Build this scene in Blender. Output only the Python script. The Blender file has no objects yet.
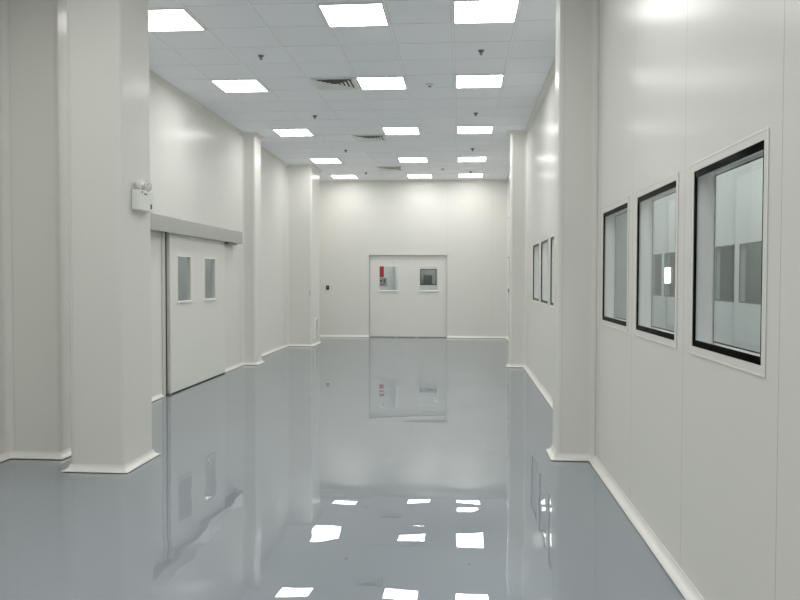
import bpy, bmesh, math
from mathutils import Matrix, Vector, noise as mnoise

S = bpy.context.scene
C = S.collection
PI = math.pi

# ------------------------------------------------------------------ camera
F_PX, YAW, PITCH, ROLL = 744.78, 0.0819, -0.0287, 0.0019
CAM_Z = 1.488
fwd = Vector((-math.sin(YAW) * math.cos(PITCH), math.cos(YAW) * math.cos(PITCH), math.sin(PITCH)))
rt = Vector((math.cos(YAW), math.sin(YAW), 0))
up = rt.cross(fwd)
r2 = math.cos(ROLL) * rt + math.sin(ROLL) * up
u2 = -math.sin(ROLL) * rt + math.cos(ROLL) * up
cd = bpy.data.cameras.new('camera')
cd.sensor_width = 36
cd.lens = F_PX / 800 * 36
cd.clip_start = 0.05
cam = bpy.data.objects.new('camera', cd)
C.objects.link(cam)
m = Matrix((r2, u2, -fwd)).transposed().to_4x4()
m.translation = Vector((0, 0, CAM_Z))
cam.matrix_world = m
S.camera = cam

# ------------------------------------------------------------------ world, exposure
w = bpy.data.worlds.new('world')
S.world = w
w.use_nodes = True
w.node_tree.nodes['Background'].inputs[0].default_value = (0.6, 0.65, 0.7, 1)
w.node_tree.nodes['Background'].inputs[1].default_value = 0.02
S.view_settings.view_transform = 'Standard'
S.view_settings.look = 'None'
S.view_settings.gamma = 1
S.view_settings.use_curve_mapping = False
S.view_settings.exposure = 0.97
LIGHT_STRENGTH = 7.0
BEYOND_STRENGTH = 12.0
S.cycles.max_bounces = 14
S.cycles.diffuse_bounces = 6
S.cycles.glossy_bounces = 6
S.cycles.transparent_max_bounces = 16
S.cycles.caustics_reflective = True
S.cycles.sample_clamp_indirect = 6
S.cycles.use_denoising = True
S.cycles.denoising_input_passes = 'RGB_ALBEDO_NORMAL'
S.cycles.use_adaptive_sampling = False

# ------------------------------------------------------------------ materials
def mat(name, col, rough=0.5, metal=0.0, spec=0.5, emit=None, estr=0):
    mt = bpy.data.materials.new(name)
    mt.use_nodes = True
    b = mt.node_tree.nodes['Principled BSDF']
    b.inputs['Base Color'].default_value = (*col, 1)
    b.inputs['Roughness'].default_value = rough
    b.inputs['Metallic'].default_value = metal
    b.inputs['Specular IOR Level'].default_value = spec
    if emit:
        b.inputs['Emission Color'].default_value = (*emit, 1)
        b.inputs['Emission Strength'].default_value = estr
    return mt


def N(mt, t, **kw):
    n = mt.node_tree.nodes.new(t)
    for k, v in kw.items():
        setattr(n, k, v)
    return n


def link(mt, a, b):
    mt.node_tree.links.new(a, b)


def math_node(mt, op, a, b=None):
    n = N(mt, 'ShaderNodeMath', operation=op)
    for i, v in enumerate((a, b)):
        if v is None:
            continue
        if isinstance(v, (int, float)):
            n.inputs[i].default_value = v
        else:
            link(mt, v, n.inputs[i])
    return n.outputs[0]


def line_mask(mt, coord, pitch, offset, width):
    """1 on a thin line every pitch metres of a coordinate"""
    a = math_node(mt, 'SUBTRACT', coord, offset - width / 2)
    a = math_node(mt, 'DIVIDE', a, pitch)
    a = math_node(mt, 'FRACT', a)
    return math_node(mt, 'LESS_THAN', a, width / pitch)


def panel_mat(name, axis, pitch, offset, col=(0.755, 0.75, 0.705), rough=0.22, dark=0.66):
    """satin painted steel sandwich panel: diffuse paint under a weak soft gloss, faint joints, slight oil-canning"""
    mt = bpy.data.materials.new(name)
    mt.use_nodes = True
    nt = mt.node_tree
    nt.nodes.remove(nt.nodes['Principled BSDF'])
    df = N(mt, 'ShaderNodeBsdfDiffuse')
    df.inputs[0].default_value = (*col, 1)
    gl = N(mt, 'ShaderNodeBsdfGlossy')
    gl.inputs['Roughness'].default_value = rough
    lw = N(mt, 'ShaderNodeLayerWeight')
    lw.inputs[0].default_value = 0.5
    f5 = math_node(mt, 'POWER', lw.outputs['Facing'], 5.0)
    f5 = math_node(mt, 'MULTIPLY', f5, 0.30)
    f5 = math_node(mt, 'ADD', f5, 0.018)
    mx = N(mt, 'ShaderNodeMixShader')
    link(mt, f5, mx.inputs[0])
    link(mt, df.outputs[0], mx.inputs[1])
    link(mt, gl.outputs[0], mx.inputs[2])
    link(mt, mx.outputs[0], nt.nodes['Material Output'].inputs[0])
    tc = N(mt, 'ShaderNodeTexCoord')
    sep = N(mt, 'ShaderNodeSeparateXYZ')
    link(mt, tc.outputs['Object'], sep.inputs[0])
    nz = N(mt, 'ShaderNodeTexNoise')
    nz.inputs['Scale'].default_value = 0.9
    nz.inputs['Detail'].default_value = 2
    link(mt, tc.outputs['Object'], nz.inputs['Vector'])
    bp = N(mt, 'ShaderNodeBump')
    bp.inputs['Strength'].default_value = 1.0
    bp.inputs['Distance'].default_value = 0.004
    link(mt, nz.outputs[0], bp.inputs['Height'])
    link(mt, bp.outputs[0], gl.inputs['Normal'])
    if axis is not None:
        k = line_mask(mt, sep.outputs[axis], pitch, offset, 0.004)
        cm = N(mt, 'ShaderNodeMix', data_type='RGBA')
        cm.inputs[6].default_value = (*col, 1)
        cm.inputs[7].default_value = (col[0] * dark, col[1] * dark, col[2] * dark, 1)
        link(mt, k, cm.inputs[0])
        link(mt, cm.outputs[2], df.inputs[0])
    return mt


WALL = (0.70, 0.70, 0.655)
M_wall_y = panel_mat('painted panel joints along y', 1, 1.115, 2.664, dark=0.62)
M_wall_left = panel_mat('painted panel left run', 1, 1.13, 2.70, dark=0.86)
M_wall_x = panel_mat('painted panel joints along x', 0, 1.13, -0.35, dark=0.85)
M_plain = panel_mat('painted panel plain', None, 0, 0)
M_trim = mat('white coving', (0.86, 0.85, 0.82), 0.22)
M_bright = mat('white reveal lining', (0.96, 0.975, 0.98), 0.5)
M_white = mat('white powder coat', (0.78, 0.78, 0.75), 0.3)
M_leaf = panel_mat('door leaf paint', None, 0, 0, (0.76, 0.755, 0.715), 0.3)
M_joint = mat('panel joint', (0.62, 0.61, 0.58), 0.4)
M_black = mat('black enamel border', (0.004, 0.004, 0.004), 0.3, 0, 0.0)
M_rubber = mat('black rubber', (0.02, 0.02, 0.02), 0.7)
M_dark = mat('dark grey plastic', (0.035, 0.035, 0.035), 0.45)
M_grey = mat('grey metal', (0.20, 0.20, 0.20), 0.4, 0.3)
M_alu = mat('anodised aluminium', (0.62, 0.62, 0.60), 0.35, 0.8)
M_red = mat('red poster', (0.42, 0.012, 0.018), 0.5)
M_print = mat('grey printed sheet', (0.33, 0.35, 0.34), 0.5)
M_ink = mat('dark ink', (0.05, 0.05, 0.05), 0.6)
M_beyond = mat('pale wall beyond', (0.68, 0.71, 0.70), 0.4)
M_beyond_dark = mat('grey wall beyond', (0.58, 0.63, 0.61), 0.5)
M_light = mat('led diffuser', (0.9, 0.9, 0.9), 0.4, emit=(1.0, 0.993, 0.975), estr=LIGHT_STRENGTH)
M_light2 = mat('led diffuser beyond', (0.9, 0.9, 0.9), 0.4, emit=(0.95, 1.0, 0.99), estr=BEYOND_STRENGTH)
M_light.cycles.emission_sampling = 'FRONT'
M_light2.cycles.emission_sampling = 'FRONT'
M_lens = mat('clear lamp lens', (0.75, 0.77, 0.77), 0.08, 0.6)

# brushed stainless header
M_steel = mat('brushed stainless', (0.43, 0.435, 0.43), 0.25, 1.0)
_b = M_steel.node_tree.nodes['Principled BSDF']

# ceiling tile: mineral board
M_tile = mat('ceiling tile', (0.69, 0.71, 0.73), 0.55)
_b = M_tile.node_tree.nodes['Principled BSDF']
_tc = N(M_tile, 'ShaderNodeTexCoord')
_mp = N(M_tile, 'ShaderNodeVectorMath', operation='ADD')
_mp.inputs[1].default_value = (0.0921, -6.70, 0)
_dv = N(M_tile, 'ShaderNodeVectorMath', operation='DIVIDE')
_dv.inputs[1].default_value = (0.61, 0.61, 100)
_fl = N(M_tile, 'ShaderNodeVectorMath', operation='FLOOR')
_wn = N(M_tile, 'ShaderNodeTexWhiteNoise')
_hs = N(M_tile, 'ShaderNodeMix', data_type='RGBA')
_hs.inputs[6].default_value = (0.85, 0.87, 0.91, 1)
_hs.inputs[7].default_value = (0.87, 0.89, 0.93, 1)
link(M_tile, _tc.outputs['Object'], _mp.inputs[0])
link(M_tile, _mp.outputs[0], _dv.inputs[0])
link(M_tile, _dv.outputs[0], _fl.inputs[0])
link(M_tile, _fl.outputs[0], _wn.inputs['Vector'])
link(M_tile, _wn.outputs['Value'], _hs.inputs[0])
link(M_tile, _hs.outputs[2], _b.inputs['Base Color'])
M_tbar = mat('white ceiling grid', (0.90, 0.90, 0.92), 0.3)
M_gap = mat('tile edge shadow gap', (0.60, 0.61, 0.63), 0.7)

# self-levelling epoxy floor
M_floor = mat('grey epoxy floor', (0.36, 0.39, 0.41), 0.5, 0, 0.0)
M_floor.node_tree.nodes['Principled BSDF'].inputs['IOR'].default_value = 1.45
_b = M_floor.node_tree.nodes['Principled BSDF']
_tc = N(M_floor, 'ShaderNodeTexCoord')
_n2 = N(M_floor, 'ShaderNodeTexNoise')
_n2.inputs['Scale'].default_value = 0.6
_cm = N(M_floor, 'ShaderNodeMix', data_type='RGBA')
_cm.inputs[6].default_value = (0.355, 0.395, 0.43, 1)
_cm.inputs[7].default_value = (0.37, 0.41, 0.445, 1)
link(M_floor, _tc.outputs['Object'], _n2.inputs['Vector'])
link(M_floor, _n2.outputs[0], _cm.inputs[0])
link(M_floor, _cm.outputs[2], _b.inputs['Base Color'])


def glass_mat(name, tint, f90=0.8, f0=0.04):
    """thin clear pane: fresnel-weighted mirror over a tinted see-through"""
    mt = bpy.data.materials.new(name)
    mt.use_nodes = True
    nt = mt.node_tree
    nt.nodes.remove(nt.nodes['Principled BSDF'])
    out = nt.nodes['Material Output']
    tr = N(mt, 'ShaderNodeBsdfTransparent')
    tr.inputs[0].default_value = (*tint, 1)
    gl = N(mt, 'ShaderNodeBsdfGlossy')
    gl.inputs['Roughness'].default_value = 0.0
    lw = N(mt, 'ShaderNodeLayerWeight')
    lw.inputs[0].default_value = 0.5
    f5 = math_node(mt, 'POWER', lw.outputs['Facing'], 5.0)
    f5 = math_node(mt, 'MULTIPLY', f5, f90)
    f5 = math_node(mt, 'ADD', f5, f0)
    mx = N(mt, 'ShaderNodeMixShader')
    link(mt, f5, mx.inputs[0])
    link(mt, tr.outputs[0], mx.inputs[1])
    link(mt, gl.outputs[0], mx.inputs[2])
    link(mt, mx.outputs[0], out.inputs[0])
    return mt


# black enamel printed on glass: dark, mirror-like only at a grazing view
M_black = bpy.data.materials.new('black enamel on glass')
M_black.use_nodes = True
_nt = M_black.node_tree
_nt.nodes.remove(_nt.nodes['Principled BSDF'])
_df = N(M_black, 'ShaderNodeBsdfDiffuse')
_df.inputs[0].default_value = (.004, .004, .004, 1)
_gl = N(M_black, 'ShaderNodeBsdfGlossy')
_gl.inputs['Roughness'].default_value = 0.12
_lw = N(M_black, 'ShaderNodeLayerWeight')
_lw.inputs[0].default_value = 0.5
_f = math_node(M_black, 'POWER', _lw.outputs['Facing'], 10.0)
_mx = N(M_black, 'ShaderNodeMixShader')
link(M_black, _f, _mx.inputs[0])
link(M_black, _df.outputs[0], _mx.inputs[1])
link(M_black, _gl.outputs[0], _mx.inputs[2])
link(M_black, _mx.outputs[0], _nt.nodes['Material Output'].inputs[0])
M_coat = glass_mat('clear epoxy top coat', (1, 1, 1), 0.89, 0.10)
M_glass = glass_mat('clear window glass', (0.97, 0.985, 0.98))
M_glass_grey = glass_mat('greyish window glass', (0.82, 0.88, 0.86))


# ------------------------------------------------------------------ helpers
def box(bm, x0, y0, z0, x1, y1, z1, bev=0):
    g = bmesh.ops.create_cube(bm, size=1)
    vs = g['verts']
    for v in vs:
        v.co = Vector((x0 + (v.co.x + .5) * (x1 - x0), y0 + (v.co.y + .5) * (y1 - y0), z0 + (v.co.z + .5) * (z1 - z0)))
    if bev:
        es = list({e for v in vs for e in v.link_edges})
        bmesh.ops.bevel(bm, geom=es, offset=bev, segments=2, profile=0.5, affect='EDGES')


def prism(bm, pts, z0, z1):
    """extrude a plan polygon"""
    lo = [bm.verts.new((x, y, z0)) for x, y in pts]
    hi = [bm.verts.new((x, y, z1)) for x, y in pts]
    n = len(pts)
    for i in range(n):
        bm.faces.new((lo[i], lo[(i + 1) % n], hi[(i + 1) % n], hi[i]))
    bm.faces.new(lo[::-1])
    bm.faces.new(hi)


def lathe(bm, prof, axis='z', cx=0, cy=0, cz=0, seg=24):
    rings = []
    for r, h in prof:
        ring = []
        for i in range(seg):
            a = 2 * PI * i / seg
            if axis == 'z':
                p = (cx + r * math.cos(a), cy + r * math.sin(a), cz + h)
            elif axis == 'x':
                p = (cx + h, cy + r * math.cos(a), cz + r * math.sin(a))
            ring.append(bm.verts.new(p))
        rings.append(ring)
    for a, b in zip(rings, rings[1:]):
        for i in range(seg):
            bm.faces.new((a[i], a[(i + 1) % seg], b[(i + 1) % seg], b[i]))
    bm.faces.new(rings[0][::-1])
    bm.faces.new(rings[-1])


def obj(name, bm, mt, parent=None, smooth=False):
    bmesh.ops.recalc_face_normals(bm, faces=bm.faces[:])
    me = bpy.data.meshes.new(name)
    bm.to_mesh(me)
    bm.free()
    me.materials.append(mt)
    if smooth:
        for p in me.polygons:
            p.use_smooth = True
        me.set_sharp_from_angle(angle=math.radians(35))
    o = bpy.data.objects.new(name, me)
    C.objects.link(o)
    if parent:
        o.parent = parent
    return o


def one(name, fn, mt, parent=None, smooth=False):
    bm = bmesh.new()
    fn(bm)
    return obj(name, bm, mt, parent, smooth)


def struct(o, label=None, cat=None):
    o['kind'] = 'structure'
    if label:
        o['label'] = label
    if cat:
        o['category'] = cat
    return o


def empty(name, loc):
    o = bpy.data.objects.new(name, None)
    o.empty_display_size = 0.1
    o.location = loc
    C.objects.link(o)
    return o


def tag(o, label, cat, group=None):
    o['label'] = label
    o['category'] = cat
    if group:
        o['group'] = group
    return o


def dup(root, loc):
    r = root.copy()
    C.objects.link(r)
    r.location = loc
    for ch in list(root.children):
        c = ch.copy()
        C.objects.link(c)
        c.parent = r
        for g in list(ch.children):
            d = g.copy()
            C.objects.link(d)
            d.parent = c
    return r


def slab(bm, axis, a0, a1, u, v, holes):
    """a wall slab a0..a1 thick along axis ('x' or 'y'), u range horizontally, v range in z, with rectangular holes"""
    us = sorted(set([u[0], u[1]] + [h for q in holes for h in q[:2]]))
    vs = sorted(set([v[0], v[1]] + [h for q in holes for h in q[2:]]))

    def solid(i, j):
        if not (0 <= i < len(us) - 1 and 0 <= j < len(vs) - 1):
            return False
        cu, cv = (us[i] + us[i + 1]) / 2, (vs[j] + vs[j + 1]) / 2
        return not any(q[0] < cu < q[1] and q[2] < cv < q[3] for q in holes)

    def P(a, uu, vv):
        return bm.verts.new((a, uu, vv) if axis == 'x' else (uu, a, vv))

    def quad(*p):
        bm.faces.new([P(*q) for q in p])

    for i in range(len(us) - 1):
        for j in range(len(vs) - 1):
            if not solid(i, j):
                continue
            A, B, D, E_ = us[i], us[i + 1], vs[j], vs[j + 1]
            for a in (a0, a1):
                quad((a, A, D), (a, B, D), (a, B, E_), (a, A, E_))
            if not solid(i - 1, j):
                quad((a0, A, D), (a1, A, D), (a1, A, E_), (a0, A, E_))
            if not solid(i + 1, j):
                quad((a0, B, D), (a1, B, D), (a1, B, E_), (a0, B, E_))
            if not solid(i, j - 1):
                quad((a0, A, D), (a1, A, D), (a1, B, D), (a0, B, D))
            if not solid(i, j + 1):
                quad((a0, A, E_), (a1, A, E_), (a1, B, E_), (a0, B, E_))
    bmesh.ops.remove_doubles(bm, verts=bm.verts[:], dist=1e-5)


def ring(bm, axis, a0, a1, u0, u1, v0, v1, w, side=None):
    """rectangular frame, outer size u0..u1 x v0..v1, width w inwards"""
    slab(bm, axis, a0, a1, (u0, u1), (v0, v1), [(u0 + (side or w), u1 - (side or w), v0 + w, v1 - w)])


def sweep(bm, pts, prof, closed=False):
    """sweep an (out, z) profile along a plan polyline, room on the left-hand side, mitred"""
    n = len(pts)
    P = [Vector(p) for p in pts]
    rings = []
    for i in range(n):
        dp = (P[i] - P[i - 1]).normalized() if (i > 0 or closed) else None
        dn = (P[(i + 1) % n] - P[i]).normalized() if (i < n - 1 or closed) else None
        if dp is None:
            dp = dn
        if dn is None:
            dn = dp
        n1, n2 = Vector((-dp.y, dp.x)), Vector((-dn.y, dn.x))
        mt_ = (n1 + n2) / (1 + n1.dot(n2))
        rings.append([bm.verts.new((P[i].x + mt_.x * o, P[i].y + mt_.y * o, z)) for o, z in prof])
    k = len(prof)
    for i in range(n if closed else n - 1):
        a, b = rings[i], rings[(i + 1) % n]
        for j in range(k):
            bm.faces.new((a[j], a[(j + 1) % k], b[(j + 1) % k], b[j]))
    if not closed:
        bm.faces.new(rings[0][::-1])
        bm.faces.new(rings[-1])


def cove(r, z, flip=1, seg=8, lip=0.004):
    p = [(0, z), (r, z), (r, z + flip * lip)]
    for i in range(1, seg):
        t = (PI / 2) * i / seg
        p.append((r - (r - lip) * math.sin(t), z + flip * (r - (r - lip) * math.cos(t))))
    p += [(lip, z + flip * r), (0, z + flip * r)]
    return p


def rounded(x0, y0, x1, y1, corners, r=0.05, seg=8):
    """plan rectangle; corners named in the set ('a' x0y0, 'b' x1y0, 'c' x1y1, 'd' x0y1) are rounded"""
    out = []
    for k, (x, y, sx, sy, a0) in {'a': (x0, y0, 1, 1, PI), 'b': (x1, y0, -1, 1, 1.5 * PI), 'c': (x1, y1, -1, -1, 0), 'd': (x0, y1, 1, -1, .5 * PI)}.items():
        if k in corners:
            cx, cy = x + sx * r, y + sy * r
            for i in range(seg + 1):
                a = a0 + (PI / 2) * i / seg
                out.append((cx + r * math.cos(a), cy + r * math.sin(a)))
        else:
            out.append((x, y))
    return out


# ------------------------------------------------------------------ the room
XL, XR, YB, YF, H = -3.75, 1.095, 18.8, -4.0, 3.96
XL2, XR2 = -3.81, 1.17
T = 0.1
WZ0, WZ1 = 1.172, 1.994
near_w = [(2.845, 3.68), (3.965, 4.845), (5.10, 5.975)]
near_w = [(2.85, 3.68), (3.975, 4.835), (5.105, 5.97)]
far_w = [(8.55, 9.42), (9.69, 10.53), (10.80, 11.68)]
KX = 0.9865
near_w = [(a * KX, b * KX) for a, b in near_w]
far_w = [(a * KX, b * KX) for a, b in far_w]
right_holes = [(a, b, WZ0, WZ1) for a, b in near_w + far_w]

def wave(x, y):
    n = mnoise.noise
    return 0.0024 * n(Vector((x * .55, y * .45, 1.3))) + 0.0021 * n(Vector((x * 1.0, y * 1.3, 7.7))) + 0.0009 * n(Vector((x * 2.2, y * 4.4, 3.1))) - 0.0048


def wavy_floor(bm):
    x0, x1, y0, y1, d = XL - .12, XR2 + .05, YF, YB + .3, 0.05
    nx, ny = round((x1 - x0) / d), round((y1 - y0) / d)
    g = [[bm.verts.new((x0 + (x1 - x0) * i / nx, y0 + (y1 - y0) * j / ny, wave(x0 + (x1 - x0) * i / nx, y0 + (y1 - y0) * j / ny))) for i in range(nx + 1)] for j in range(ny + 1)]
    for j in range(ny):
        for i in range(nx):
            bm.faces.new((g[j][i], g[j][i + 1], g[j + 1][i + 1], g[j + 1][i]))


fl = struct(one('floor', lambda bm: box(bm, XL2 - .1, YF - .1, -.11, XR + .1, YB + .3, -.010), M_floor))
one('clear_coat', wavy_floor, M_coat, fl, True)
struct(one('floor_beyond_right', lambda bm: box(bm, XR + .1, -.1, -0.1, XR + 5.2, 20.3, 0), M_floor))
struct(one('floor_beyond_left', lambda bm: box(bm, XL - 3.2, 5.9, -0.1, XL - .12, 15.1, 0), M_floor))
struct(one('floor_beyond_back', lambda bm: box(bm, XL - .8, YB + .3, -0.1, XR + .1, YB + 5.2, 0), M_floor))
ceil = struct(one('ceiling', lambda bm: box(bm, XL - .3, YF - .2, H + .006, XR + .3, YB + .3, H + .1), M_tile))
struct(one('wall_right', lambda bm: slab(bm, 'x', XR, XR + T, (YF, 12.8), (0, H + .02), right_holes), M_wall_y))
one('panel_joint', lambda bm: box(bm, XR - .001, 6.143, .05, XR + .001, 6.148, H), M_grey, bpy.data.objects['wall_right'])
struct(one('wall_right_far', lambda bm: slab(bm, 'x', XR2, XR2 + T, (12.8, YB), (0, H + .02), []), M_wall_left))
struct(one('wall_left', lambda bm: slab(bm, 'x', XL - T, XL, (YF, 12.7), (0, H + .02), [(9.42, 11.25, -1, 2.02)]), M_wall_left))
struct(one('wall_left_far', lambda bm: slab(bm, 'x', XL2 - T, XL2, (12.7, YB), (0, H + .02), []), M_wall_left))
DX0, DX1, DZ = -2.335, -0.355, 2.09
struct(one('wall_back', lambda bm: slab(bm, 'y', YB, YB + T, (XL2 - T, XR2 + T), (0, H + .02), [(DX0, DX1, -1, DZ)]), M_wall_x))
struct(one('wall_front', lambda bm: slab(bm, 'y', YF - T, YF, (XL - T, XR + T), (0, H + .02), []), M_wall_x))

# columns boxed in with panels
def column(name_label, x0, y0, x1, y1, corners, sides, r=.04):
    o = one('column', lambda bm: prism(bm, rounded(x0, y0, x1, y1, corners, r), 0, H + .003), M_plain)
    struct(o, name_label, 'column')
    # fine joints where the flat panel meets the rounded corner pieces
    def seams(bm):
        for s, v in sides:
            if s == 'f':
                box(bm, v - .002, y0 - .0012, 0.05, v + .002, y0 + .002, H)
            elif s == 'x1':
                box(bm, x1 - .002, v - .002, 0.05, x1 + .0012, v + .002, H)
            elif s == 'x0':
                box(bm, x0 - .0012, v - .002, 0.05, x0 + .002, v + .002, H)
    one('panel_joint', seams, M_joint, o)
    return o


C1 = (-3.01, 5.5, -2.58, 6.04)
column('free standing white boxed column with an emergency light near the left wall', *C1, 'abcd', [('f', -2.98)], .022)
C0 = (XL, 5.87, -3.30, 6.5)
column('shaded wide white column half hidden behind the free standing one', *C0, 'bc', [('f', -3.69)])
C2 = (XL2, 12.55, -3.515, 12.93)
column('slim white column at the far end of the sliding door track', *C2, 'bc', [('f', -3.59)])
C3 = (XL2, 16.12, -3.265, 17.05)
column('white column on the left wall nearest the back wall', *C3, 'bc', [('f', -3.33), ('x1', 16.19)])
R1 = (0.79, 6.2, XR, 6.5)
column('tall white column on the right wall beside the large windows', *R1, 'ad', [('f', 0.83)], .03)
R2 = (0.82, 12.65, XR2, 12.95)
column('white column on the right wall beyond the distant windows', *R2, 'ad', [('f', 0.88)])

right_line = [(XR, YF), (XR, R1[1]), (R1[0], R1[1]), (R1[0], R1[3]), (XR, R1[3]), (XR, R2[1]), (R2[0], R2[1]), (R2[0], R2[3]), (XR2, R2[3]), (XR2, YB)]
left_far = [(XL2, YB), (XL2, C3[3]), (C3[2], C3[3]), (C3[2], C3[1]), (XL2, C3[1]), (XL2, C2[3]), (C2[2], C2[3]), (C2[2], C2[1]), (XL, C2[1])]
left_near = [(XL, C0[3]), (C0[2], C0[3]), (C0[2], C0[1]), (XL, C0[1]), (XL, YF)]
col1_line = [(C1[0], C1[1]), (C1[0], C1[3]), (C1[2], C1[3]), (C1[2], C1[1])]
B = cove(0.05, 0)
CR = cove(0.06, H + .005, -1)


def base_right(bm):
    sweep(bm, right_line, B)


def base_left(bm):
    sweep(bm, left_far + [(XL, 11.42)], B)
    sweep(bm, [(XL, 9.06)] + left_near, B)
    sweep(bm, col1_line, B, True)


def base_back(bm):
    sweep(bm, [(XR2, YB), (DX1, YB)], B)
    sweep(bm, [(DX0, YB), (XL2, YB)], B)


struct(one('baseboard_right', base_right, M_trim))
struct(one('baseboard_left', base_left, M_trim))
struct(one('baseboard_back', base_back, M_trim))
struct(one('trim_1', lambda bm: sweep(bm, right_line + [(XL2, YB)] + left_far[1:] + left_near, CR), M_plain))
struct(one('trim_2', lambda bm: sweep(bm, col1_line, CR, True), M_plain))

# vertical inner-corner coves
def vcove(x, y, sx, sy, r=0.05, seg=6):
    pts = [(x, y), (x + sx * r, y)]
    for i in range(1, seg):
        t = (PI / 2) * i / seg
        pts.append((x + sx * (r - r * math.sin(t)), y + sy * (r - r * math.cos(t))))
    pts.append((x, y + sy * r))
    return pts


for i, (x, y, sx, sy) in enumerate([(XR, R1[1], -1, -1), (XR, R1[3], -1, 1), (XR, 12.65, -1, -1), (XR2, 12.95, -1, 1), (XR2, YB, -1, -1),
                                    (XL2, YB, 1, -1), (XL2, 17.05, 1, 1), (XL2, 16.12, 1, -1), (XL2, 12.93, 1, 1), (XL, 12.55, 1, -1), (XL, 6.5, 1, 1), (XL, 5.87, 1, -1)]):
    struct(one('trim_%d' % (i + 3), lambda bm: prism(bm, vcove(x, y, sx, sy), 0.045, H), M_plain))

# ceiling grid of white T-bars with narrow dark edges
G = 0.61
GX, GY = -0.0921, 6.70


def tbars(w, z0):
    def f(bm):
        k = math.ceil((XL2 - GX) / G)
        while GX + k * G < XR:
            x = GX + k * G
            box(bm, x - w / 2, YF, z0, x + w / 2, YB, H + .0065)
            k += 1
        k = math.ceil((YF - GY) / G)
        while GY + k * G < YB:
            y = GY + k * G
            box(bm, XL2, y - w / 2, z0 + .0003, XR2, y + w / 2, H + .0065)
            k += 1
    return f


one('tile_edge', tbars(0.029, H + .005), M_gap, ceil)
one('grid', tbars(0.022, H + .002), M_tbar, ceil)

# ------------------------------------------------------------------ windows in the right wall
def pane_window(name, axis, a, sgn, u0, u1, z0, z1, border=0.03):
    """double glazed flush panel window: a is the wall face, sgn points into the wall"""
    e = struct(empty(name, (0, 0, 0)))
    lo, hi = sorted((a - sgn * .003, a + sgn * .006))
    # outer white frame lies on the wall around the opening
    one('window_frame', lambda bm: ring(bm, axis, lo, hi, u0 - .036, u1 + .036, z0 - .036, z1 + .036, .036), M_leaf, e)
    l2, h2 = sorted((a - sgn * .0045, a - sgn * .0031))
    one('frame_edge', lambda bm: ring(bm, axis, l2, h2, u0 - .039, u1 + .039, z0 - .039, z1 + .039, .005), M_trim, e)
    l2, h2 = sorted((a + sgn * .010, a + sgn * .088))
    one('reveal', lambda bm: ring(bm, axis, l2, h2, u0, u1, z0, z1, .004), M_bright, e)
    l, h = sorted((a + sgn * .002, a + sgn * .008))
    one('black_border', lambda bm: ring(bm, axis, l, h, u0, u1, z0, z1, border, .021), M_black, e)
    def gl(bm, p):
        if axis == 'x':
            box(bm, p - .0005, u0 + .002, z0 + .002, p + .0005, u1 - .002, z1 - .002)
        else:
            box(bm, u0 + .002, p - .0005, z0 + .002, u1 - .002, p + .0005, z1 - .002)
    def gl1(bm):
        p = a + sgn * .009
        vs = [(p, u0, z0), (p, u1, z0), (p, u1, z1), (p, u0, z1)] if axis == 'x' else [(u0, p, z0), (u1, p, z0), (u1, p, z1), (u0, p, z1)]
        bm.faces.new([bm.verts.new(v) for v in vs])
    def gl2(bm):
        p = a + sgn * .094
        vs = [(p, u0, z0), (p, u1, z0), (p, u1, z1), (p, u0, z1)] if axis == 'x' else [(u0, p, z0), (u1, p, z0), (u1, p, z1), (u0, p, z1)]
        bm.faces.new([bm.verts.new(v) for v in vs])
    one('pane', gl1, M_glass, e)
    one('pane', gl2, M_glass, e)
    l3, h3 = sorted((a + sgn * .090, a + sgn * .093))
    one('inner_frame', lambda bm: ring(bm, axis, l3, h3, u0, u1, z0, z1, .022), M_white, e)
    l4, h4 = sorted((a + sgn * .0885, a + sgn * .0895))
    one('inner_border', lambda bm: ring(bm, axis, l4, h4, u0 + .019, u1 - .019, z0 + .019, z1 - .019, .006), M_black, e)
    return e


for i, (a, b) in enumerate(near_w + far_w):
    pane_window('window_%d' % (i + 1), 'x', XR, 1, a, b, WZ0, WZ1)

# ------------------------------------------------------------------ back door
d = struct(empty('door_1', (0, 0, 0)), 'wide white door with two square vision panels in the back wall', 'door')
y0, y1 = YB + .05, YB + .095
DV = [(-2.075, -1.585), (-1.07, -0.59)]
VZ0, VZ1 = 1.195, 1.80
one('door_leaf', lambda bm: slab(bm, 'y', y0, y1, (DX0 + .012, DX1 - .012), (.012, DZ - .012), [(a, b, VZ0, VZ1) for a, b in DV]), M_leaf, d)
for a, b in DV:
    def fr(bm):
        ring(bm, 'y', y0 - .006, y0 + .001, a - .014, b + .014, VZ0 - .016, VZ1 + .014, .015)
        box(bm, a - .02, y0 - .030, VZ0 - .032, b + .02, y0 + .001, VZ0 - .012, .002)
    one('vision_frame', fr, M_trim, d)
    def gl(bm):
        p = y0 + .02
        bm.faces.new([bm.verts.new(v) for v in [(a, p, VZ0), (b, p, VZ0), (b, p, VZ1), (a, p, VZ1)]])
    one('pane', gl, M_glass, d)
for a, b in ((DX0 + .03, -1.66), (-1.60, -1.17), (-1.08, DX1 - .03)):
    one('bottom_seal', lambda bm: box(bm, a, y0 - .002, .004, b, y0 + .03, .012), M_rubber, d)
def dframe(bm):
    box(bm, DX0, YB - .006, 0, DX0 + .010, YB + T, DZ)
    box(bm, DX1 - .010, YB - .006, 0, DX1, YB + T, DZ)
    box(bm, DX0, YB - .006, DZ - .010, DX1, YB + T, DZ)
struct(one('door_frame', dframe, M_alu))

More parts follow.
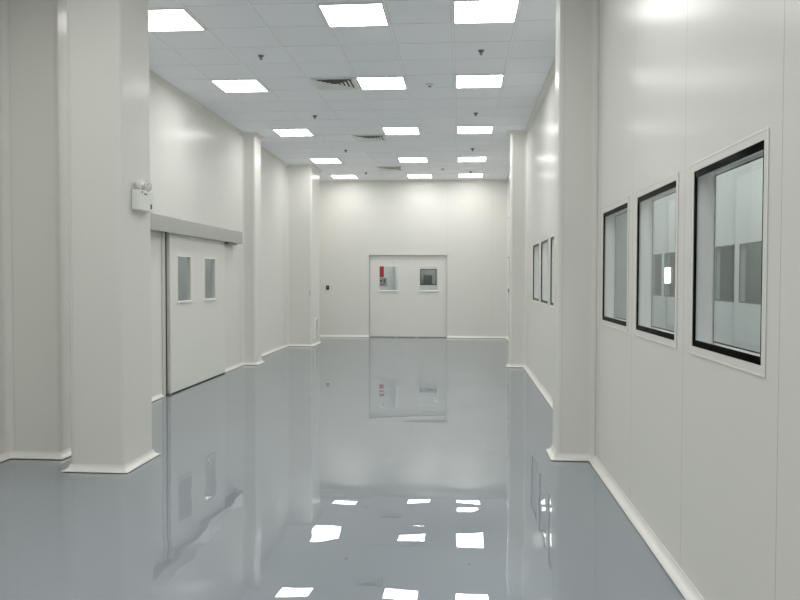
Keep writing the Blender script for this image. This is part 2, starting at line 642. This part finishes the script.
# ------------------------------------------------------------------ left sliding door
sd = struct(empty('door_3', (0, 0, 0)), 'wide white sliding door with two narrow vision panels under a steel track cover', 'door')
LX0, LX1 = XL + .015, XL + .06
V = [(9.45, 9.92), (10.48, 10.94)]
one('door_leaf', lambda bm: slab(bm, 'x', LX0, LX1, (9.20, 11.40), (.014, 2.12), [(a, b, 1.19, 1.775) for a, b in V]), M_leaf, sd)
def vf(bm):
    for a, b in V:
        ring(bm, 'x', LX1 - .001, LX1 + .007, a - .014, b + .014, 1.176, 1.789, .016)
        box(bm, LX1, a - .02, 1.162, LX1 + .022, b + .02, 1.184, .002)
one('vision_frame', vf, M_trim, sd)
for a, b in V:
    def gl(bm):
        for p in (LX1 - .012,):
            bm.faces.new([bm.verts.new(v) for v in [(p, a, 1.19), (p, b, 1.19), (p, b, 1.775), (p, a, 1.775)]])
    one('pane', gl, M_glass, sd)
one('edge_profile', lambda bm: box(bm, LX0 - .002, 9.185, .03, LX1 + .002, 9.205, 2.10, .001), M_joint, sd)
def seal(bm):
    box(bm, LX0 + .004, 9.22, .002, LX1 - .006, 11.40, .014)
    box(bm, LX0 - .010, 9.165, .02, LX0 + .008, 9.184, 2.10)
one('rubber_seal', seal, M_rubber, sd)
one('floor_guide', lambda bm: box(bm, LX0, 9.14, 0, LX1 + .012, 9.22, .018, .003), M_grey, sd)
def jamb(bm):
    box(bm, XL, 9.07, 0, XL + .018, 9.16, 2.12)
    box(bm, XL, 11.30, .0, XL + .012, 11.38, 2.12)
one('door_jamb', jamb, M_joint, sd)
hd = tag(empty('track_cover', (0, 0, 0)), 'long brushed steel track cover above the sliding door', 'track cover')
one('cover', lambda bm: box(bm, XL + .001, 7.0, 2.053, XL + .15, 12.06, 2.247, .003), M_steel, hd)
one('end_bracket', lambda bm: box(bm, XL + .002, 11.42, 2.022, XL + .11, 11.90, 2.046), M_grey, hd)

# ------------------------------------------------------------------ rooms seen through the glass
# right-hand room
RX = 4.0
rw = [(10.28, 11.11), (11.33, 12.16), (14.27, 15.09), (15.31, 16.14), (8.0, 8.83), (6.95, 7.78)]
struct(one('wall_beyond_right', lambda bm: slab(bm, 'x', RX, RX + .08, (0, 20.2), (0, 3.95), [(a, b, 1.16, 1.99) for a, b in rw]), M_beyond))
struct(one('wall_beyond_right_end', lambda bm: slab(bm, 'y', 20.2, 20.3, (XR + T, RX + 1.6), (0, 3.95), []), M_beyond))
struct(one('wall_beyond_right_front', lambda bm: slab(bm, 'y', -0.1, 0, (XR + T, RX + 1.6), (0, 3.95), []), M_beyond))
struct(one('wall_beyond_outer', lambda bm: slab(bm, 'x', RX + 1.5, RX + 1.6, (0, 20.2), (0, 3.95), []), M_beyond_dark))
struct(one('ceiling_beyond_right', lambda bm: box(bm, XR + .31, -.1, 3.951, RX + 1.6, 20.3, 4.05), M_beyond))
for i, (a, b) in enumerate(rw):
    e = struct(empty('window_%d' % (i + 7), (0, 0, 0)))
    one('window_frame', lambda bm: ring(bm, 'x', RX - .004, RX + .004, a - .01, b + .01, 1.15, 2.0, .02), M_grey, e)
    def gl(bm):
        bm.faces.new([bm.verts.new(v) for v in [(RX + .006, a, 1.16), (RX + .006, b, 1.16), (RX + .006, b, 1.99), (RX + .006, a, 1.99)]])
    one('pane', gl, M_glass_grey, e)
# left room behind the sliding door
struct(one('wall_beyond_left', lambda bm: slab(bm, 'x', XL - 3.1, XL - 3.0, (6.0, 15.0), (0, 3.95), []), M_beyond))
struct(one('wall_beyond_left_end', lambda bm: slab(bm, 'y', 15.0, 15.1, (XL - 3.1, XL - T), (0, 3.95), []), M_beyond))
struct(one('wall_beyond_left_front', lambda bm: slab(bm, 'y', 5.9, 6.0, (XL - 3.1, XL - T), (0, 3.95), []), M_beyond_dark))
struct(one('ceiling_beyond_left', lambda bm: box(bm, XL - 3.1, 5.9, 3.951, XL - .31, 15.1, 4.05), M_beyond))
# room behind the back door
BY = 21.6
struct(one('wall_beyond_back', lambda bm: slab(bm, 'y', BY, BY + .08, (XL - .6, XR2 + T), (0, 3.2), [(-1.175, -0.725, 1.32, 1.755)]), M_beyond))
struct(one('wall_beyond_back_left', lambda bm: slab(bm, 'x', XL - .7, XL - .6, (YB + T, BY + 2.1), (0, 3.2), []), M_beyond))
struct(one('wall_beyond_back_right', lambda bm: slab(bm, 'x', XR2 + T - .02, XR2 + T, (YB + T, BY + 2.1), (0, 3.2), []), M_beyond))
struct(one('wall_beyond_back_outer', lambda bm: slab(bm, 'y', BY + 2.0, BY + 2.1, (XL - .6, XR2 + T - .02), (0, 3.2), []), M_beyond))
struct(one('ceiling_beyond_back', lambda bm: box(bm, XL - .7, YB + .31, 3.2, XR2 + T, BY + 2.1, 3.3), M_beyond))
struct(one('column_beyond_back', lambda bm: box(bm, -1.88, BY - .3, 0, -1.66, BY, 3.2), M_beyond))
e = struct(empty('window_13', (0, 0, 0)))
one('window_frame', lambda bm: ring(bm, 'y', BY - .012, BY + .01, -1.185, -0.715, 1.31, 1.765, .022), M_dark, e)
def gl(bm):
    bm.faces.new([bm.verts.new(v) for v in [(-1.175, BY, 1.32), (-0.725, BY, 1.32), (-0.725, BY, 1.755), (-1.175, BY, 1.755)]])
one('pane', gl, M_glass, e)
hd2 = tag(empty('locker', (-1.04, BY + 1.7, 0)), 'dark grey locker seen through the right pane of the back door', 'locker')
one('body', lambda bm: box(bm, -.12, 0, 0, .12, .25, 1.60, .005), M_grey, hd2)
one('handle', lambda bm: box(bm, .09, -.02, 1.0, .11, 0, 1.15), M_alu, hd2)

ps = tag(empty('red_notice', (0, 0, 0)), 'red notice seen through the left pane of the back door', 'notice')
one('sheet', lambda bm: box(bm, -2.42, BY - .012, 1.53, -2.245, BY - .002, 1.87), M_red, ps)
pn = tag(empty('grey_notice', (0, 0, 0)), 'grey printed sheet hanging below the red notice', 'notice')
one('sheet', lambda bm: box(bm, -2.42, BY - .012, 1.28, -2.16, BY - .002, 1.51), M_print, pn)
def inks(bm):
    box(bm, -2.40, BY - .014, 1.40, -2.29, BY - .0125, 1.44)
    box(bm, -2.25, BY - .014, 1.36, -2.21, BY - .0125, 1.47)
    box(bm, -2.39, BY - .014, 1.32, -2.22, BY - .0125, 1.335)
one('print', inks, M_ink, pn)

# small bright lit panel in the right-hand room
lp = tag(empty('lit_panel', (RX, 14.70, 1.56)), 'small bright lit panel seen through the middle large window', 'lamp')
one('housing', lambda bm: box(bm, -.05, -.18, -.155, -.001, .18, .155, .004), M_white, lp)
one('lit_face', lambda bm: box(bm, -.056, -.168, -.143, -.0505, .168, .143), M_light2, lp)

# ------------------------------------------------------------------ ceiling lights
lt = tag(empty('ceiling_light', (GX + .305, 6.7 + .305, H)), 'x', 'ceiling light', 'square led panels in the grey tile ceiling')
one('frame', lambda bm: [box(bm, -.300, -.300, -.008, .300, -.281, .004), box(bm, -.300, .281, -.008, .300, .300, .004),
                         box(bm, -.300, -.281, -.008, -.281, .281, .004), box(bm, .281, -.281, -.008, .300, .281, .004)], M_white, lt)
df = one('diffuser', lambda bm: bm.faces.new([bm.verts.new(p) for p in ((-.281, -.281, -.004), (-.281, .281, -.004), (.281, .281, -.004), (.281, -.281, -.004))]), M_light, lt)
df.data.update()
if df.data.polygons[0].normal.z > 0:
    df.data.flip_normals()
rows = [(6.7, 'nearest'), (6.7 + 4 * G, 'second'), (6.7 + 9 * G, 'third'), (6.7 + 14 * G, 'fourth'), (6.7 + 18 * G, 'last')]
colsx = [(GX - 5 * G, 'left'), (GX - 2 * G, 'middle'), (GX, 'right')]
note = {'left': 'in the left file, toward the sliding door wall', 'middle': 'in the middle file, beside the ceiling vents',
        'right': 'in the right file, on the side of the windows'}
rown = {'nearest': 'nearest and largest', 'second': 'second nearest', 'third': 'third nearest', 'fourth': 'fourth nearest', 'last': 'farthest and smallest'}
first = True
for y, rn in rows:
    for x, cn in colsx:
        o = lt if first else dup(lt, (x + .305, y + .305, H))
        o.location = (x + .305, y + .305, H)
        first = False
        o['label'] = ('%s square led panel %s' % (rown[rn], note[cn]))
# unseen panels over and behind the viewpoint; rearmost row added to lighten near walls
for y, near in ((6.7 - 5 * G, 'over'), (6.7 - 10 * G, 'just behind'), (6.7 - 15 * G, 'added well behind')):
    for x, cn in colsx:
        o = dup(lt, (x + .305, y + .305, H))
        o['label'] = 'square led panel overhead %s the viewpoint, %s' % (near, note[cn].split(',')[0])
        o['group'] = 'square led panels overhead behind the viewpoint'
# unseen panels added to brighten the rooms beyond
M2 = bpy.data.objects['diffuser'].data.copy()
M2.materials[0] = M_light2
for x, y, z, t in ((2.6, 3.0, 3.95, 'first'), (2.6, 5.4, 3.95, 'second'), (2.6, 7.8, 3.95, 'third'), (2.6, 10.2, 3.95, 'fourth'), (2.6, 12.6, 3.95, 'fifth'), (2.6, 15.0, 3.95, 'sixth'), (2.6, 17.4, 3.95, 'last')):
    o = dup(lt, (x, y, z))
    o['label'] = '%s added square led panel in the room behind the windows' % t
    o['group'] = 'added led panels of the room behind the windows'
    for c in o.children:
        if c.name.startswith('diffuser'):
            c.data = M2
for x, y, t in ((-2.2, 20.3, 'left'), (-1.5, 20.3, 'middle'), (-0.8, 20.3, 'right')):  # put in to brighten what shows through the back door panes
    o = dup(lt, (x, y, 3.2)); o['label'] = '%s added square led panel in the room behind the back door' % t; o['group'] = 'added led panels of other rooms'
for y in (9.5, 13.5):
    o = dup(lt, (RX + .8, y, 3.95)); o['label'] = 'added square led panel of the passage past the windowed far room, %s' % ('nearer' if y < 10 else 'farther'); o['group'] = 'added led panels of other rooms'  # unseen, added so the dark far windows come out paler
o = dup(lt, (XL - 1.5, 13.2, 3.95)); o['label'] = 'added square led panel in the room behind the sliding door'; o['group'] = 'added led panels of other rooms'  # this and the next are added to lighten the sliding door panes
o = dup(lt, (XL - 1.5, 11.6, 3.95)); o['label'] = 'near added square led panel in the room behind the sliding door'; o['group'] = 'added led panels of other rooms'
for c in o.children:
    if c.name.startswith('diffuser'):
        c.data = M2
o = dup(lt, (-0.6, 22.6, 3.2)); o['label'] = 'added square led panel in the corridor seen past the locker'; o['group'] = 'added led panels of other rooms'  # unseen, added to light the view through the small inner window

# ------------------------------------------------------------------ ceiling vents
vt = tag(empty('ceiling_vent', (0, 0, H)), 'x', 'ceiling vent', 'square louvred air vents in the ceiling')
def vframe(bm):
    for a, b, c, d in ((-.275, -.275, .275, -.250), (-.275, .250, .275, .275), (-.275, -.250, -.250, .250), (.250, -.250, .275, .250)):
        box(bm, a, b, -.010, c, d, .004)
one('frame', vframe, M_white, vt)
one('backing', lambda bm: box(bm, -.250, -.250, .0015, .250, .250, .004), M_dark, vt)
def vsl(bm):
    # four-way diffuser: concentric sloping square blades
    for k in range(5):
        h = .250 - k * .050
        o_, i_ = h, h - .038
        for q in range(4):
            c, s_ = math.cos(q * PI / 2), math.sin(q * PI / 2)
            pts = [(-o_, -o_, -.016), (o_, -o_, -.016), (i_, -i_, .000), (-i_, -i_, .000),
                   (-o_, -o_, -.014), (o_, -o_, -.014), (i_, -i_, .0013), (-i_, -i_, .0013)]
            v = [bm.verts.new((x * c - y * s_, x * s_ + y * c, z)) for x, y, z in pts]
            for f in ((0, 1, 2, 3), (7, 6, 5, 4), (0, 4, 5, 1), (3, 2, 6, 7), (1, 5, 6, 2), (0, 3, 7, 4)):
                bm.faces.new([v[i] for i in f])
one('louvre', vsl, M_white, vt)
for i, (y, t) in enumerate(((9.14, 'nearest louvred square vent, beside the second row of lights'), (6.7 + 10 * G, 'middle louvred square vent, just past the third row of lights'),
                            (6.7 + 16 * G, 'farthest louvred square vent, between the last two rows of lights'))):
    p = (GX - 3 * G + .325, y + .300, H)
    o = vt if i == 0 else dup(vt, p)
    o.location = p
    o['label'] = t

# ------------------------------------------------------------------ sprinklers, detectors
sp = tag(empty('sprinkler', (0, 0, H)), 'x', 'sprinkler', 'pendent sprinklers in the ceiling')
one('escutcheon', lambda bm: lathe(bm, [(.001, .003), (.034, .003), (.032, -.006), (.014, -.018), (.001, -.018)]), M_grey, sp, True)
def body(bm):
    lathe(bm, [(.012, -.016), (.012, -.026), (.006, -.029), (.005, -.040), (.001, -.041)], seg=12)
    box(bm, -.016, -.002, -.040, -.012, .002, -.020)
    box(bm, .012, -.002, -.040, .016, .002, -.020)
one('nozzle', body, M_grey, sp)
one('deflector', lambda bm: lathe(bm, [(.001, -.040), (.015, -.040), (.015, -.043), (.001, -.043)], seg=16), M_grey, sp)
i = 0
for y, rn in ((8.2, 'nearest'), (11.26, 'second nearest'), (14.31, 'third'), (17.37, 'farthest')):
    for x, cn in ((-2.23, 'left line, beside the left file of lights'), (0.205, 'right line, under the right file of lights')):
        o = sp if i == 0 else dup(sp, (x, y, H))
        o.location = (x, y, H)
        o['label'] = '%s small pendent sprinkler of the %s' % (rn, cn)
        i += 1
sm = tag(empty('smoke_detector', (-.41, 9.57, H)), 'nearer round smoke detector, level with the second row of lights', 'smoke detector', 'smoke detectors on the ceiling')
one('base', lambda bm: lathe(bm, [(.001, .003), (.055, .003), (.055, -.010), (.048, -.016), (.001, -.016)]), M_white, sm, True)
one('sensor', lambda bm: lathe(bm, [(.001, -.015), (.020, -.016), (.018, -.026), (.012, -.030), (.001, -.030)]), M_grey, sm, True)
o = dup(sm, (-.42, 16.89, H))
o['label'] = 'farther round smoke detector, just before the last row of lights'

# ------------------------------------------------------------------ emergency light on the free standing column
em = tag(empty('emergency_light', (C1[2] + .001, 5.80, 2.11)), 'white twin head emergency light on the side of the free standing column', 'emergency light')
one('housing', lambda bm: box(bm, 0, -.135, -.085, .065, .135, .075, .006), M_white, em)
one('test_panel', lambda bm: box(bm, .064, .075, -.062, .068, .097, -.025), M_dark, em)
def marks(bm):
    box(bm, .0645, -.088, .050, .0662, -.070, .066)
    box(bm, .0645, -.050, .042, .0662, .012, .052)
one('printed_marks', marks, M_ink, em)
for yy in (-.068, .068):
    h = one('lamp_head', lambda bm: lathe(bm, [(.012, -.030), (.026, -.026), (.038, .004), (.042, .010), (.042, .018), (.001, .018)], 'x', seg=24), M_white, em, True)
    h.location = (.04, yy, .118)
    h.rotation_euler = (0, .25, .35 if yy < 0 else -.1)
    one('lens', lambda bm: lathe(bm, [(.037, .0175), (.035, .024), (.018, .029), (.001, .030)], 'x', seg=24), M_lens, h, True)
for yy in (-.07, .07):
    one('lamp_bracket', lambda bm: box(bm, .03, yy - .015, .072, .05, yy + .015, .10), M_grey, em)

# ------------------------------------------------------------------ small wall fittings
sw = tag(empty('wall_switch', (-3.395, YB, 1.255)), 'small black switch on the back wall left of the double door', 'switch')
one('plate', lambda bm: box(bm, -.036, -.022, -.055, .036, 0, .055, .004), M_dark, sw)
one('button', lambda bm: box(bm, -.014, -.026, -.016, .014, -.0215, .016, .001), M_grey, sw)
sl = tag(empty('door_sensor', (-3.305, C3[1], 1.17)), 'slim dark sensor on the front edge of the left column nearest the back wall', 'sensor')
one('body', lambda bm: box(bm, -.005, -.010, -.05, .005, 0, .05, .002), M_grey, sl)
one('indicator', lambda bm: box(bm, -.003, -.012, .02, .003, -.0095, .03), M_red, sl)
gr = tag(empty('low_grille', (C3[2], 16.63, .36)), 'low white framed air grille on the side of the farthest left column', 'grille')
one('frame', lambda bm: ring(bm, 'x', 0, .022, -.20, .20, -.24, .24, .04), M_trim, gr)
def gsl(bm):
    for k in range(12):
        z = -.195 + k * .034
        box(bm, .003, -.16, z, .012, .16, z + .02)
one('slats', gsl, M_white, gr)
one('backing', lambda bm: box(bm, 0.0005, -.16, -.20, .002, .16, .20), M_grey, gr)
ws = tag(empty('wall_siren', (XR2, 18.45, 3.02)), 'tiny white sounder high on the right wall near the back corner', 'sounder')
one('base', lambda bm: box(bm, -.03, -.05, -.05, 0, .05, .05, .005), M_white, ws)
one('horn', lambda bm: lathe(bm, [(.001, -.055), (.03, -.055), (.035, -.03), (.001, -.029)], 'x', seg=16), M_lens, ws, True)
wt = tag(empty('wall_conduit', (XR2, 18.45, 1.80)), 'slim white vertical conduit on the right wall near the back corner', 'conduit')
one('channel', lambda bm: box(bm, -.025, -.02, -.20, 0, .02, .20, .003), M_white, wt)
one('end_cap', lambda bm: box(bm, -.028, -.023, .195, 0, .023, .215, .003), M_grey, wt)
wk = tag(empty('wall_button', (XR2, 18.45, 1.20)), 'small grey push button under the conduit near the back corner', 'button')
one('plate', lambda bm: box(bm, -.02, -.035, -.045, 0, .035, .045, .003), M_grey, wk)
one('button', lambda bm: lathe(bm, [(.001, -.028), (.014, -.028), (.014, -.019), (.001, -.019)], 'x', seg=12), M_dark, wk)
